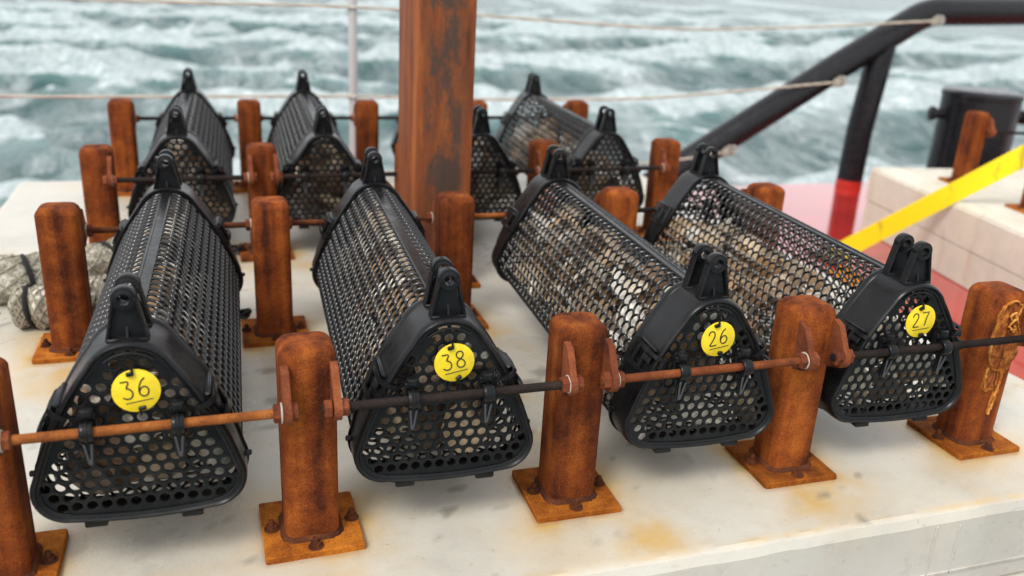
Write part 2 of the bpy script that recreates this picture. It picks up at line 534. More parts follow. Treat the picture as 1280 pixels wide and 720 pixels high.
# ------------------------------------------------------------------ concrete blocks
plates = [post_xy(i, r) for r in range(4) for i in range(5)]
WET = [(0.367, 0.395, .030, .018), (0.41, 0.385, .022, .012), (0.341, 0.298, .025, .012), (0.888, 0.403, .045, .017), (0.825, 0.363, .03, .016), (0.95, 0.41, .022, .012),
       (1.157, -0.098, .012, .009), (1.171, -0.171, .013, .009), (1.198, -0.094, .011, .006), (0.575, -0.006, .014, .007), (0.60, 0.05, .02, .008),
       (0.30, -0.05, .02, .012), (1.25, -0.06, .012, .006), (0.36, 0.52, .03, .012), (0.02, 0.30, .02, .012)]
def top_block(name, x0, x1, y0, y1, zb, mat, stains, seed):
    st = 0.0125
    bev = 0.014
    nx, ny = int((x1 - x0 - 2 * bev) / st) + 1, int((y1 - y0 - 2 * bev) / st) + 1
    xs = np.linspace(x0 + bev, x1 - bev, nx)
    ys = np.linspace(y0 + bev, y1 - bev, ny)
    X, Y = np.meshgrid(xs, ys)
    def fbm(sx, sy, off, oct_=4):
        return np.array([[mnoise.fractal((a * sx + off, b * sy, off), 0.7, 2.0, oct_) for a in xs] for b in ys])
    n1 = fbm(9, 9, seed + .3)
    n2 = fbm(3.2, 3.2, seed + 5.1)
    n3 = fbm(30, 30, seed + 9.7, 3)
    stain = np.zeros_like(X); deep = np.zeros_like(X); wet = np.zeros_like(X)
    if stains:
        for k, (px, py) in enumerate(plates):
            rr = random.Random(k)
            ddx, ddy = np.maximum(np.abs(X - px) - 0.058, 0), np.maximum(np.abs(Y - py) - 0.058, 0)
            d = np.hypot(ddx, ddy)
            s = np.exp(-np.maximum(d + n1 * 0.026 + n3 * 0.006, 0) / 0.034) * 1.0
            # a wash running from the plate towards the near edge
            wx, wy = px + rr.uniform(-.03, .08), py - rr.uniform(.06, .14)
            a = np.hypot((X - wx) / rr.uniform(.07, .16), (Y - wy) / rr.uniform(.05, .10)) + n1 * 0.55 + n3 * .2
            s = np.maximum(s, np.clip(1.15 - a, 0, 1) ** 1.0 * rr.uniform(.5, 1.0))
            s = np.maximum(s, np.exp(-np.maximum(np.hypot(ddx * .8, np.maximum(py - .05 - Y, 0) * .55) + np.maximum(Y - py, 0) + n1 * .04, 0) / .045) * rr.uniform(.35, .65))
            stain = np.maximum(stain, s)
            deep = np.maximum(deep, np.clip(1 - (d + n3 * 0.004) / 0.009, 0, 1) * 0.55)
        stain = np.maximum(stain, np.clip(n2 * 1.1 - 0.05, 0, .50) * np.clip(.4 + n1, 0, 1))
        # wash along the left of the front row
        a = np.hypot((X - .13) / .13, (Y + .10) / .06) + n1 * .5
        stain = np.maximum(stain, np.clip(1.2 - a, 0, 1) * .5)
        # thin rusty line along the near edge
        e = np.clip(1 - (Y - ys[0]) / 0.010, 0, 1) * np.clip(.35 + n1 * 1.1, 0, 1)
        stain = np.maximum(stain, e * .7)
        for (wx, wy, sa, sb) in WET:
            a = np.hypot((X - wx) / sa, (Y - wy) / sb) + n1 * .45 + n3 * .3
            wet = np.maximum(wet, np.clip((1.1 - a) * 2.5, 0, 1))
        wet = np.maximum(wet, np.clip((n2 - 0.42) * 2.0, 0, .35) * np.clip(n1 * 2 + .3, 0, 1))
        # grime gathered round the plates and fine scratches and grit
        for px, py in plates:
            d = np.hypot(np.maximum(np.abs(X - px) - .064, 0), np.maximum(np.abs(Y - py) - .064, 0))
            wet = np.maximum(wet, np.clip(1 - d / .012, 0, 1) * .55)
        wet = np.maximum(wet, np.clip((n3 - .62) * 4, 0, .6) * np.clip(n1 + .5, 0, 1))
    Z = n3 * 0.0004
    vv = np.stack([X, Y, Z], -1).reshape(-1, 3).tolist()
    idx = np.arange(nx * ny).reshape(ny, nx)
    ff = np.stack([idx[:-1, :-1], idx[:-1, 1:], idx[1:, 1:], idx[1:, :-1]], -1).reshape(-1, 4).tolist()
    ring = list(idx[0, :]) + list(idx[1:, -1]) + list(idx[-1, -2::-1]) + list(idx[-2:0:-1, 0])
    ring = [int(i) for i in ring]
    prev = ring
    cx, cy = (x0 + x1) / 2, (y0 + y1) / 2
    wob = lambda a, b: mnoise.fractal((a * 11, b * 11, seed), .7, 2, 3) * 0.0018
    for lv, (o, z) in enumerate([(0.55, -0.0035), (1.0, -0.017), (1.0, -0.05), (1.0, zb)]):
        new = []
        for i in ring:
            x, y, _ = vv[i]
            ox = (1 if x >= x1 - bev - 1e-6 else -1 if x <= x0 + bev + 1e-6 else 0) * bev * o
            oy = (1 if y >= y1 - bev - 1e-6 else -1 if y <= y0 + bev + 1e-6 else 0) * bev * o
            wz = wob(x, y) if lv < 2 else 0
            new.append(len(vv)); vv.append([x + ox, y + oy, z + wz])
        for a in range(len(ring)):
            b = (a + 1) % len(ring)
            ff.append([prev[a], new[a], new[b], prev[b]])
        prev = new
    ff.append(prev[::-1])
    me = bpy.data.meshes.new(name)
    me.from_pydata(vv, [], ff)
    for nm, arr in (('stain', stain), ('deep', deep), ('wet', wet)):
        at = me.attributes.new(nm, 'FLOAT', 'POINT')
        full = np.zeros(len(vv), np.float32); full[:arr.size] = arr.ravel()
        at.data.foreach_set('value', full)
    me.polygons.foreach_set('use_smooth', [True] * len(me.polygons))
    me.set_sharp_from_angle(angle=R(25))
    me.materials.append(mat)
    return me

blk = link('concrete_block', top_block('concrete_block', -0.33, 1.85, -0.19, 2.09, -0.142, M['concrete'], True, 2.0))
tag(blk, 'pale rust stained concrete block that carries the baskets and posts', 'block', 'stacked concrete blocks on the deck')
MB().box((0.76, 0.95, -0.213), (2.172, 2.272, 0.134), 0.01).build('lower_course', M['concrete_far'], blk)
# shutter marks on the near side: shallow raised fins left by the formwork
for sx_, sz_, sw_, sh_ in ((1.30, -.075, .0035, .11), (1.345, -.07, .003, .09), (1.55, -.075, .0035, .11)):
    MB().box((sx_, -0.1905, sz_), (sw_, 0.003, sh_), .0008).build('formwork_fin', M['formwork'], blk)
MB().box((1.45, -0.1905, -0.112), (0.52, 0.003, 0.006), .001).build('formwork_fin', M['formwork'], blk)

B2A = math.atan2(-0.166, 0.986)
b2 = link('concrete_block', top_block('concrete_block', 0.0, 2.18, -2.28, 0.0, -0.142, M['concrete_far'], False, 8.0), None, (2.96, 2.03, 0.0), B2A)
tag(b2, 'weathered cream concrete block in two courses right of the yellow strap', 'block', 'stacked concrete blocks on the deck')
MB().box((1.09, -1.14, -0.2122), (2.176, 2.276, 0.1356), 0.004).build('lower_course', M['concrete_far'], b2)
def b2w(x, y, z=0.0):
    return (2.96 + x * math.cos(B2A) - y * math.sin(B2A), 2.03 + x * math.sin(B2A) + y * math.cos(B2A), z)

# ------------------------------------------------------------------ posts
def rsq(h, r, z, n=5):
    """rounded square loop"""
    out = []
    for k, (sx, sy) in enumerate(((1, 1), (-1, 1), (-1, -1), (1, -1))):
        for j in range(n):
            a = PI / 2 * (k + j / (n - 1))
            out.append((sx * (h - r) + r * math.cos(a), sy * (h - r) + r * math.sin(a), z))
    return out
def post_meshes():
    d = {}
    m = MB()
    prof = [(PW, .0150, .006), (PW, .0150, .10), (PW, .0150, .20), (PW, .0150, POST_H - .013), (PW - .0018, .0150, POST_H - .0075),
            (PW - .0070, .0125, POST_H - .0018), (PW - .0105, .010, POST_H - .0003), (PW - .018, .008, POST_H + .0008)]
    m.loft([rsq(*p) for p in prof], True, True)
    d['tube'] = m.mesh('tube', M['rust_post'], 50)
    m = MB()
    rr = random.Random(5)
    for q in (0,):
        lp = [rsq(.0655, .003, .0, 3), rsq(.0655, .003, .0085, 3), rsq(.0645, .003, .0095, 3)]
        lp = [[(x + rr.uniform(-.0006, .0006), y + rr.uniform(-.0006, .0006), z) for x, y, z in l] for l in lp]
        m.loft(lp, True, True)
    d['base_plate'] = m.mesh('base_plate', M['rust_plate'], 30)
    m = MB()
    lp = []
    for j, (h, z) in enumerate(((PW + .0055, .0085), (PW + .005, .011), (PW + .003, .0135), (PW - .001, .016))):
        l = rsq(h, .019, z, 9)
        l = [(x * (1 + rr.uniform(-.035, .035)), y * (1 + rr.uniform(-.035, .035)), z + rr.uniform(-.001, .0012)) for x, y, z in l]
        lp.append(l)
    m.loft(lp)
    d['weld'] = m.mesh('weld', M['rust_dark'], 60)
    m = MB()
    m.lathe([(.0078, .0), (.0078, .0065)], seg=6)
    m.lathe([(.0042, .0065), (.0042, .013), (.003, .0142)], seg=8)
    m.lathe([(.0105, -.0002), (.0105, .0012)], seg=12)
    d['bolt'] = m.mesh('bolt', M['rust_dark'], 40)
    m = MB()
    pts = [(0.0, .052), (0.0, -.024)]
    a0, a1 = R(248), R(112 - 0)
    tip = []
    for k in range(11):
        a = R(255) - (R(255) - R(118)) * k / 10
        tip.append((-.026 + .0165 * math.cos(a), .0165 * math.sin(a)))
    poly = [(0.0005, .052), (0.0005, -.024), (-.006, -.024)] + tip + [(-.015, .047)]
    fy = lambda p, q, dpt: (dpt, p, q)
    m.prism(poly, -.0048, .0048, fy)
    d['bracket'] = m.mesh('bracket', M['rust_bracket'], 40)
    return d
PM = post_meshes()

post_labels = {
 (0, 0): 'rusty square post cut off by the left edge beside basket 36',
 (1, 0): 'rusty round-topped post standing between the baskets tagged 36 and 38',
 (2, 0): 'rusty post with side brackets between the baskets tagged 38 and 26',
 (3, 0): 'leaning-looking rusty post between the baskets tagged 26 and 27',
 (4, 0): 'rusty post with bright orange drip streaks right of basket 27',
 (0, 1): 'rust brown post in front of the beige netting rolls, left of basket 36',
 (1, 1): 'dark rust post behind and between the baskets tagged 36 and 38',
 (2, 1): 'rusty post just in front of the right edge of the tall steel column',
 (3, 1): 'short-looking rusty post seen over the back of basket 26',
 (4, 1): 'rusty post top poking up behind the middle of basket 27',
 (0, 2): 'dark rusty post left of the far-left untagged basket, second from the left edge',
 (1, 2): 'rusty post between the two far-left untagged baskets, nearer of its pair',
 (2, 2): 'rusty post hidden behind the tall steel column, nearer of its pair',
 (3, 2): 'rusty post behind the rear lug of basket 26',
 (4, 2): 'rusty post right of the far-right untagged basket, beside the railing end',
 (0, 3): 'orange rusty post farthest back on the left against the sea',
 (1, 3): 'farthest back rusty post between the two far-left untagged baskets',
 (2, 3): 'farthest back rusty post just right of the thin white pole',
 (3, 3): 'farthest back rusty post peeking past the right edge of the steel column',
 (4, 3): 'farthest back rusty post behind the far-right untagged basket',
}
def make_post(loc, rz, label, group, sides, face):
    """sides: which brackets it has (-1 left, 1 right); face: -1 near side, 1 far side"""
    p = empty('rusty_post', loc, rz)
    tag(p, label, 'post', group)
    link('tube', PM['tube'], p)
    link('base_plate', PM['base_plate'], p)
    link('weld', PM['weld'], p)
    for a in range(4):
        x, y = [(0, -.0535), (.0535, 0), (0, .0535), (-.0535, 0)][a]
        b = link('bolt', PM['bolt'], p, (x + rng.uniform(-.004, .004), y + rng.uniform(-.003, .003), .0095), rng.uniform(0, 1))
        b.rotation_euler[0] = rng.uniform(-.08, .08)
    for s in sides:
        link('bracket', PM['bracket'], p, (s * .0305, face * PW, ROD_Z), 0 if face < 0 else PI)
    return p
posts = {}
for r in range(4):
    for i in range(5):
        x, y = post_xy(i, r)
        sides = (1,) if i == 0 else (1,) if (i == 4 and r == 0) else (-1,) if i == 4 else (-1, 1)
        posts[(i, r)] = make_post((x, y, 0.0), rng.uniform(-.02, .02), post_labels[(i, r)], 'rusty posts bolted to the near block', sides, SIDE[r])
bp = b2w(0.235, -0.285)
posts['b'] = make_post((bp[0], bp[1], 0), B2A, 'rusty post on the cream block in front of the black bollard', 'rusty posts on the cream block', (1,), -1)

bp = b2w(0.235, -0.70)
posts['c'] = make_post((bp[0], bp[1], 0), B2A, 'rusty post on the cream block mostly outside the right edge, only its plate corner showing', 'rusty posts on the cream block', (1,), 1)

# bright rust crust that ran down the streaked post
drip = [(-.026, .264), (-.018, .274), (-.002, .277), (.012, .270), (.015, .256), (.008, .243), (.018, .230), (.024, .205), (.027, .180), (.024, .160), (.012, .148), (.010, .128), (.012, .105), (.006, .085), (.002, .066),
        (-.003, .068), (.000, .095), (.002, .115), (-.006, .122), (-.018, .112), (-.027, .118), (-.029, .140), (-.024, .160), (-.031, .185), (-.033, .212), (-.029, .235), (-.031, .250)]
m = MB()
poly = []
for i, (a, b) in enumerate(drip):
    a2, b2_ = drip[(i + 1) % len(drip)]
    for t in (0, .25, .5, .75):
        u, v_ = a + (a2 - a) * t, b + (b2_ - b) * t
        poly.append((u + mnoise.noise((u * 200, v_ * 200, 2)) * .0025, v_ + mnoise.noise((u * 200, v_ * 200, 7)) * .0025))
loops = []
for lv, k in enumerate((0, .03, .12, .26, .42, .58, .74, .9)):
    l = []
    for u, v_ in poly:
        sz_ = float(np.clip(v_, .070, .270))
        sx_ = float(np.interp(sz_, [.066, .10, .125, .15, .2, .27], [.0, .004, .000, -.002, -.003, -.006]))
        x, z = u + (sx_ - u) * k, v_ + (sz_ - v_) * k
        hgt_ = .0030 if lv in (1, 2) else .0012
        lump = .0026 * mnoise.fractal((x * 110, z * 110, 4.0), .8, 2, 3)
        l.append((x, -PW + .0004 if lv == 0 else -PW - max(.0004, hgt_ + lump), z))
    loops.append(l)
m.loft(loops)
dr = m.build('rust_drip', M['rust_crust'], posts[(4, 0)], smooth=70)
at = dr.data.attributes.new('rim', 'FLOAT', 'POINT')
rim = []
for lv, k in enumerate((.3, .5, .3, .1, .0, .0, .0, .0)):
    rim += [max(k, .8 if v_ < .115 else 0.0) for u, v_ in poly]
at.data.foreach_set('value', np.array(rim, np.float32))
dr['label'] = 'crusty bright orange rust streak'

rr_ = random.Random(21)
def strand(pts, r, lab=None):
    line = []
    for (a, b), (c, d) in zip(pts[:-1], pts[1:]):
        for t in (0, .2, .4, .6, .8):
            x, z = a + (c - a) * t, b + (d - b) * t
            line.append((x + rr_.uniform(-.0016, .0016), -PW - .0030 - rr_.uniform(0, .0016), z + rr_.uniform(-.0010, .0010)))
    mm = MB(); mm.tube(line, [r * rr_.uniform(.5, 1.5) for _ in line], 6)
    mm.build('rust_strand', M['rust_drip'], posts[(4, 0)], smooth=60)
strand([(-.029, .250), (-.020, .272), (.000, .277), (.014, .266), (.010, .246)], .0016)
strand([(.010, .246), (.000, .240), (-.006, .252), (.004, .256), (.008, .244)], .0020)
strand([(.004, .244), (-.004, .232), (.006, .222), (.012, .226), (.004, .236)], .0018)
strand([(-.029, .240), (-.032, .210), (-.030, .180), (-.022, .160), (-.010, .152), (.004, .150)], .0017)
strand([(.010, .243), (.020, .225), (.026, .200), (.027, .178), (.018, .155), (.006, .148)], .0014)
strand([(-.026, .158), (-.028, .135), (-.020, .114), (-.008, .120)], .0014)
strand([(.002, .152), (.008, .135), (.006, .115), (.002, .100), (.003, .082), (-.001, .064)], .0022)

# ------------------------------------------------------------------ threaded rods
def rod_mesh(name, half, mat, seg=9):
    m = MB()
    n = int(2 * half / .0028)
    prof = []
    for i in range(n):
        x = -half + 2 * half * i / n
        prof += [(.0058, x), (.0064, x + .0014)]
    m.lathe(prof, axis='x', seg=seg)
    return m.mesh(name, mat, 60)
def nut_mesh(mat):
    m = MB()
    m.lathe([(.0100, -.0052), (.0122, -.0040), (.0122, .0040), (.0100, .0052)], axis='x', seg=6)
    return m.mesh('nut', mat, 20)
NUT = nut_mesh(M['rust_bracket'])
m = MB(); m.lathe([(.0125, -.0013), (.0132, -.0006), (.0132, .0006), (.0125, .0013)], axis='x', seg=16)
WASH = m.mesh('washer', M['washer'], 30)
HALF = PITCH / 2 - .0305 + .017
RM = {k: rod_mesh('rod_bar', HALF, M[k]) for k in ('rust_rod_orange', 'rust_rod_brown', 'rod_black', 'rust_dark')}
RL = rod_mesh('rod_bar', (PITCH + .0 + .034) / 2, M['rod_black'])
rod_info = {
 (0, 0): ('rust_rod_orange', 'bright orange threaded rod through the clips of basket 36'),
 (1, 0): ('rod_black', 'dark threaded rod through the clips of basket 38'),
 (2, 0): ('rust_rod_brown', 'rust brown rod through the clips of basket 26'),
 (3, 0): ('rod_black', 'black rod through the clips of basket 27, ending at the streaked post'),
 (0, 1): ('rust_dark', 'dark brown rod at the rear end of basket 36'),
 (1, 1): ('rust_dark', 'brown rod at the rear end of basket 38, passing before the column'),
 (2, 1): ('rust_rod_orange', 'orange brown rod at the rear end of basket 26'),
 (3, 1): ('rod_black', 'dark rod at the rear end of basket 27'),
 (0, 2): ('rod_black', 'dark rod across the front of the far-left untagged basket'),
 (1, 2): ('rod_black', 'dark rod across the untagged basket left of the steel column'),
 (2, 2): ('rod_black', 'dark rod across the untagged basket right of the steel column'),
 (3, 2): ('rod_black', 'dark rod across the front of the far-right untagged basket'),
 (0, 3): ('rod_black', 'thin dark rod behind the far-left untagged basket'),
 (1, 3): ('rod_black', 'thin dark rod behind the untagged basket next to the white pole'),
 (2, 3): ('rod_black', 'thin dark rod of the farthest row behind the steel column'),
 (3, 3): ('rod_black', 'thin dark rod behind the far-right untagged basket'),
}
for (i, r), (mk, lab) in rod_info.items():
    x0, y0 = post_xy(i, r); x1, y1 = post_xy(i + 1, r)
    yy = SIDE[r] * ROD_OFF
    long_ = (i, r) == (3, 0)
    a, b = x0 + .0305, (x1 + .0305 if long_ else x1 - .0305)
    e = empty('tie_rod', ((a + b) / 2, (y0 + y1) / 2 + yy, ROD_Z), math.atan2(y1 - y0, x1 - x0))
    tag(e, lab, 'rod', 'threaded rods joining the posts')
    link('rod_bar', RL if long_ else RM[mk], e)
    hw = (b - a) / 2
    for s in (-1, 1):
        for off, me in ((s * (hw - .0107), NUT), (s * (hw + .0098), NUT), (s * (hw - .0044 - .0011), WASH)):
            o = link('nut' if me is NUT else 'washer', me, e, (off, 0, 0))
            o.rotation_euler = (rng.uniform(0, 1), 0, 0)
e = empty('tie_rod', b2w(0.235 + .03 + .30, -0.285 - ROD_OFF, ROD_Z), B2A)
tag(e, 'thin dark rod running right from the post on the cream block', 'rod', 'rods on the cream block')
RB = rod_mesh('rod_bar', .32, M['rod_black'])
link('rod_bar', RB, e)
for off in (-.289, -.312):
    link('nut', NUT, e, (off, 0, 0))

# ------------------------------------------------------------------ baskets
CIR = [(0.0, 0.182, 0.055, R(26.3), R(153.7)), (-0.082, 0.043, 0.043, R(153.7), R(270)), (0.082, 0.043, 0.043, R(270), R(386.3))]
def outline(d=0.0, na=12, ns=8, bulge=0.005, side=0.0075):
    pts = []
    arcs = []
    for cx, cz, r, a0, a1 in CIR:
        arcs.append([(cx + (r - d) * math.cos(a0 + (a1 - a0) * k / na), cz + (r - d) * math.sin(a0 + (a1 - a0) * k / na)) for k in range(na + 1)])
    for k in range(3):
        pts += arcs[k]
        p, q = arcs[k][-1], arcs[(k + 1) % 3][0]
        for j in range(1, ns):
            t = j / ns
            x, z = p[0] + (q[0] - p[0]) * t, p[1] + (q[1] - p[1]) * t
            if k == 1:
                z -= bulge * (1 - (x / .082) ** 2)
            else:
                b = 4 * side * t * (1 - t)
                x += b * math.cos(R(26.3)) * (1 if k == 2 else -1)
                z += b * math.sin(R(26.3))
            pts.append((x, z))
    return pts
OUT0 = np.array(outline(0.0))
_n = np.roll(OUT0, -1, 0) - OUT0
_n = np.stack([-_n[:, 1], _n[:, 0]], 1)
_len = np.linalg.norm(_n, axis=1)
_ok = _len > 1e-9
def margin(x, z):
    """distance inside the outline"""
    d = ((x - OUT0[:, 0]) * _n[:, 0] + (z - OUT0[:, 1]) * _n[:, 1])[_ok] / _len[_ok]
    return float(d.min())
LEN = 0.787

def body_mesh():
    d = 0.006
    ol = np.array(outline(d, 24, 16, side=0.0095))
    nxt = np.roll(ol, -1, 0)
    sl = np.linalg.norm(nxt - ol, axis=1)
    S = np.concatenate([[0], np.cumsum(sl)])
    P = S[-1]
    olc = np.vstack([ol, ol[:1]])
    tn = (nxt - ol) / np.maximum(sl, 1e-9)[:, None]
    ang = np.unwrap(np.arctan2(-tn[:, 0], tn[:, 1]))
    angc = np.concatenate([ang, [ang[0] + 2 * PI]])
    # start the pattern at the top of the section
    top = S[np.argmax(ol[:, 1])]
    p = 0.0208
    y0, y1 = 0.046, LEN - 0.046
    nrow = int(round((y1 - y0) / p)); p = (y1 - y0) / nrow
    ncol = 2 * int(round(P / (p * .866) / 2))
    cs = P / ncol
    def at(s, y, h):
        s = (s + top) % P
        x, z = np.interp(s, S, olc[:, 0]), np.interp(s, S, olc[:, 1])
        nx, nz = np.interp(s, S, olc[:, 0] * 0 + np.cos(angc)), np.interp(s, S, np.sin(angc))
        return (x + nx * h, y, z + nz * h)
    Rr = p / math.sqrt(3)
    sk = cs / (p * .866)
    m = MB()
    hv = []
    for k in range(6):
        a0, a1 = PI / 3 * k, PI / 3 * (k + 1)
        va = (Rr * math.cos(a0), Rr * math.sin(a0)); vb = (Rr * math.cos(a1), Rr * math.sin(a1))
        hv.append(va); hv.append(((va[0] + vb[0]) / 2, (va[1] + vb[1]) / 2))
    inner = [(x * (.81 if i % 2 == 0 else .86), y * (.81 if i % 2 == 0 else .86)) for i, (x, y) in enumerate(hv)]
    rr = random.Random(11)
    for c in range(ncol):
        for r in range(nrow):
            s0 = c * cs
            yc = y0 + (r + .25 + .5 * (c % 2)) * p
            f1, f2, f3 = .0014, .0, -.0026
            vv = []
            for ring, hh in ((hv, f1), (inner, f2), (inner, f3), (hv, f3)):
                for x, y in ring:
                    yy = min(max(yc + y, y0 - .004), y1 + .004)
                    vv.append(at(s0 + x * sk, yy, hh))
            ff = []
            for a in range(3):
                for i in range(12):
                    j = (i + 1) % 12
                    ff.append((a * 12 + i, a * 12 + j, (a + 1) * 12 + j, (a + 1) * 12 + i))
            m.add(vv, ff)
    me = bpy.data.meshes.new('mesh_body')
    me.from_pydata(m.v, [], m.f)
    me.materials.append(M['plastic_mesh'])
    me.polygons.foreach_set('use_smooth', [True] * len(me.polygons))
    me.set_sharp_from_angle(angle=R(75))
    return me

def grille_mesh():
    p = 0.0166
    Rr = p / math.sqrt(3)
    hole = 0.0063
    m = MB()
    hexv = [(Rr * math.cos(R(30 + 60 * k)), Rr * math.sin(R(30 + 60 * k))) for k in range(6)]
    hv = []
    for k in range(6):
        a, b = hexv[k], hexv[(k + 1) % 6]
        hv += [a, ((a[0] + b[0]) / 2, (a[1] + b[1]) / 2)]
    y = 0.0050
    for r in range(-1, 18):
        for c in range(-9, 10):
            cx = (c + .5 * (r % 2)) * p
            cz = .006 + r * p * .866
            mg = margin(cx, cz)
            if mg < .0005: continue
            ov = []
            for x, z in hv:
                q = Vector((cx + x, cz + z)); cc = Vector((cx, cz))
                t = 1.0
                for _ in range(12):
                    w_ = cc + (q - cc) * t
                    if margin(w_.x, w_.y) >= .0035: break
                    t -= .08
                ov.append(cc + (q - cc) * max(t, .02))
            if mg > 0.0138:
                inn = [Vector((cx + hole * math.cos(R(30 + 30 * k)), cz + hole * math.sin(R(30 + 30 * k)))) for k in range(12)]
                vv = [(q.x, y, q.y) for q in ov] + [(q.x, y + .0004, q.y) for q in inn] + [(q.x, y + .0035, q.y) for q in inn] + [(q.x, y + .0035, q.y) for q in ov]
                ff = []
                for a in range(3):
                    for i in range(12):
                        j = (i + 1) % 12
                        ff.append((a * 12 + i, (a + 1) * 12 + i, (a + 1) * 12 + j, a * 12 + j))
                m.add(vv, ff)
            else:
                m.add([(q.x, y, q.y) for q in ov], [tuple(range(12))])
                m.add([(q.x, y + .0035, q.y) for q in ov], [tuple(range(11, -1, -1))])
    me = bpy.data.meshes.new('end_grille')
    me.from_pydata(m.v, [], m.f)
    me.materials.append(M['plastic'])
    return me

def cap_mesh():
    m = MB()
    prof = [(.0112, .0046), (.0108, .0030), (.0080, .0020), (.0068, -.0002), (.0052, -.0015), (.0034, -.0012), (.0018, .0006), (.0004, .0036), (0.0, .010),
            (-.0004, .030), (-.0004, .0685), (-.0016, .0700), (-.0030, .0730), (-.0030, .0790), (-.0016, .0815), (.0015, .0815), (.0045, .0805), (.0045, .012)]
    def deep(y, z):
        # the skirt is deepest over the top and shallower round the lower corners
        t = min(max((z - .05) / .10, 0), 1); t = t * t * (3 - 2 * t)
        return y if y < .03 else .03 + (y - .03) * (.50 + .50 * t)
    m.loft([[(x, deep(y, z), z) for x, z in outline(d)] for d, y in prof])
    # feet under the lower edge
    for s in (-1, 1):
        m.box((s * .056, .010, -.0045), (.026, .018, .010), .0018)
        m.box((s * .056, .044, -.0055), (.030, .022, .012), .0018)
    # ribs moulded round the face: over the top and round the lower corners
    top = [(.0405 * math.cos(R(a)), -.0005 + .0040, .182 + .0405 * math.sin(R(a)) - .001) for a in range(48, 133, 7)]
    m.tube(top, .0019, 6)
    for s in (-1, 1):
        arc = [(s * (.082 + .032 * math.cos(R(a))), .0040, .043 + .032 * math.sin(R(a))) for a in range(-88, 5, 9)]
        m.tube(arc, .0017, 6)
    # small pegs at the wide point of the skirt
    for s in (-1, 1):
        m.lathe([(.004, 0), (.004, .006), (.0025, .007)], (s * .1245, .045, .050), 'x', 8) if s > 0 else m.lathe([(.004, 0), (.004, -.006), (.0025, -.007)], (s * .1245, .045, .050), 'x', 8)
    return m.mesh('end_cap', M['plastic'], 38)

SN = Vector((math.cos(R(26.3)), 0, math.sin(R(26.3))))         # outward normal of the right slope
ST = Vector((-math.sin(R(26.3)), 0, math.cos(R(26.3))))        # up along it
S0 = Vector((0.082, 0, 0.043)) + SN * .050
def latch_mesh(s):
    m = MB()
    def pt(t, y, h):
        q = S0 + ST * t + SN * h
        return Vector((q.x * s, y, q.z))
    rot = Matrix((SN, Vector((0, 1, 0)), ST)).transposed()
    if s < 0:
        rot = Matrix((Vector((-SN.x, 0, SN.z)), Vector((0, 1, 0)), Vector((-ST.x, 0, ST.z)))).transposed()
    T0 = .082
    # frame plate with a dark slot: four bars
    m.box(pt(T0 + .021, .036, .0024), (.0056, .060, .0050), .001, rot)
    m.box(pt(T0 - .021, .036, .0024), (.0056, .060, .0050), .001, rot)
    m.box(pt(T0, .064, .0026), (.0060, .010, .040), .001, rot)
    m.box(pt(T0, .026, .0030), (.0068, .008, .040), .001, rot)
    m.box(pt(T0, .047, .0012), (.0040, .014, .012), .001, rot)
    # two flat straps that run forward over the rim, joined by cross bars
    def strap(t0, t1, pth, wd, th):
        loops = []
        for i, (y, h) in enumerate(pth):
            t = t0 + (t1 - t0) * i / (len(pth) - 1)
            ya, ha = pth[max(i - 1, 0)]; yb, hb = pth[min(i + 1, len(pth) - 1)]
            l = math.hypot(yb - ya, hb - ha)
            ny, nh = -(hb - ha) / l * th / 2, (yb - ya) / l * th / 2
            loops.append([pt(t - wd / 2, y - ny, h - nh), pt(t + wd / 2, y - ny, h - nh), pt(t + wd / 2, y + ny, h + nh), pt(t - wd / 2, y + ny, h + nh)])
        m.loft(loops, True, True)
    PTH = [(.060, .0035), (.046, .0085), (.020, .0095), (.004, .0085), (-.0035, .0030), (-.0040, -.0125)]
    strap(T0 - .0165, T0 - .0135, PTH, .0062, .0040)
    strap(T0 + .0165, T0 + .0135, PTH, .0062, .0040)
    m.box(pt(T0, -.0040, -.0115), (.0050, .0034, .030), .0008, rot)
    m.box(pt(T0, .044, .0082), (.0042, .010, .030), .0010, rot)
    m.box(pt(T0 + .004, .014, .0066), (.0040, .022, .010), .0010, rot)
    # raised web beside each strap
    for sg in (-1, 1):
        m.box(pt(T0 + sg * .021, .030, .0035), (.0075, .052, .0030), .0008, rot)
    return m.mesh('latch', M['plastic'], 40)

def lug_mesh():
    m = MB()
    zb, zh = .2325, .2845
    for y, t in ((.020, 1), (.062, -1)):
        # web
        poly = [(-.0225, zb), (.0225, zb), (.0085, zh - .010), (-.0085, zh - .010)]
        m.prism(poly, y - .0014, y + .0014, lambda p, q, dpt: (p, dpt, q))
        # edge flanges
        for s in (-1, 1):
            for k, (a, b) in enumerate((((s * .0225, zb), (s * .0118, zh)),)):
                d = Vector((b[0] - a[0], 0, b[1] - a[1]))
                L = d.length
                d.normalize()
                nrm = Vector((d.z, 0, -d.x))
                rot = Matrix((nrm, Vector((0, 1, 0)), d)).transposed()
                m.box(((a[0] + b[0]) / 2, y, (a[1] + b[1]) / 2), (.0040, .0150, L + .002), .0012, rot)
        # pierced head
        prof = [(.0068, -.0085), (.0088, -.0085), (.0108, -.0070), (.0140, -.0068), (.0148, -.0055), (.0148, .0055), (.0140, .0068), (.0108, .0070), (.0088, .0085), (.0068, .0085), (.0062, .0)]
        loops = []
        for r, h in prof + [prof[0]]:
            loops.append([(r * math.cos(2 * PI * k / 20), y + h, zh + r * math.sin(2 * PI * k / 20)) for k in range(20)])
        m.loft(loops)
        # gusset and foot
        m.prism([(0, zb), (-.0085 * t, zb), (0, zb + .020)], -.0013, .0013, lambda p, q, dpt: (dpt, y + p, q))
        m.box((0, y, zb + .001), (.047, .018, .005), .0015)
    return m.mesh('lug', M['plastic'], 40)

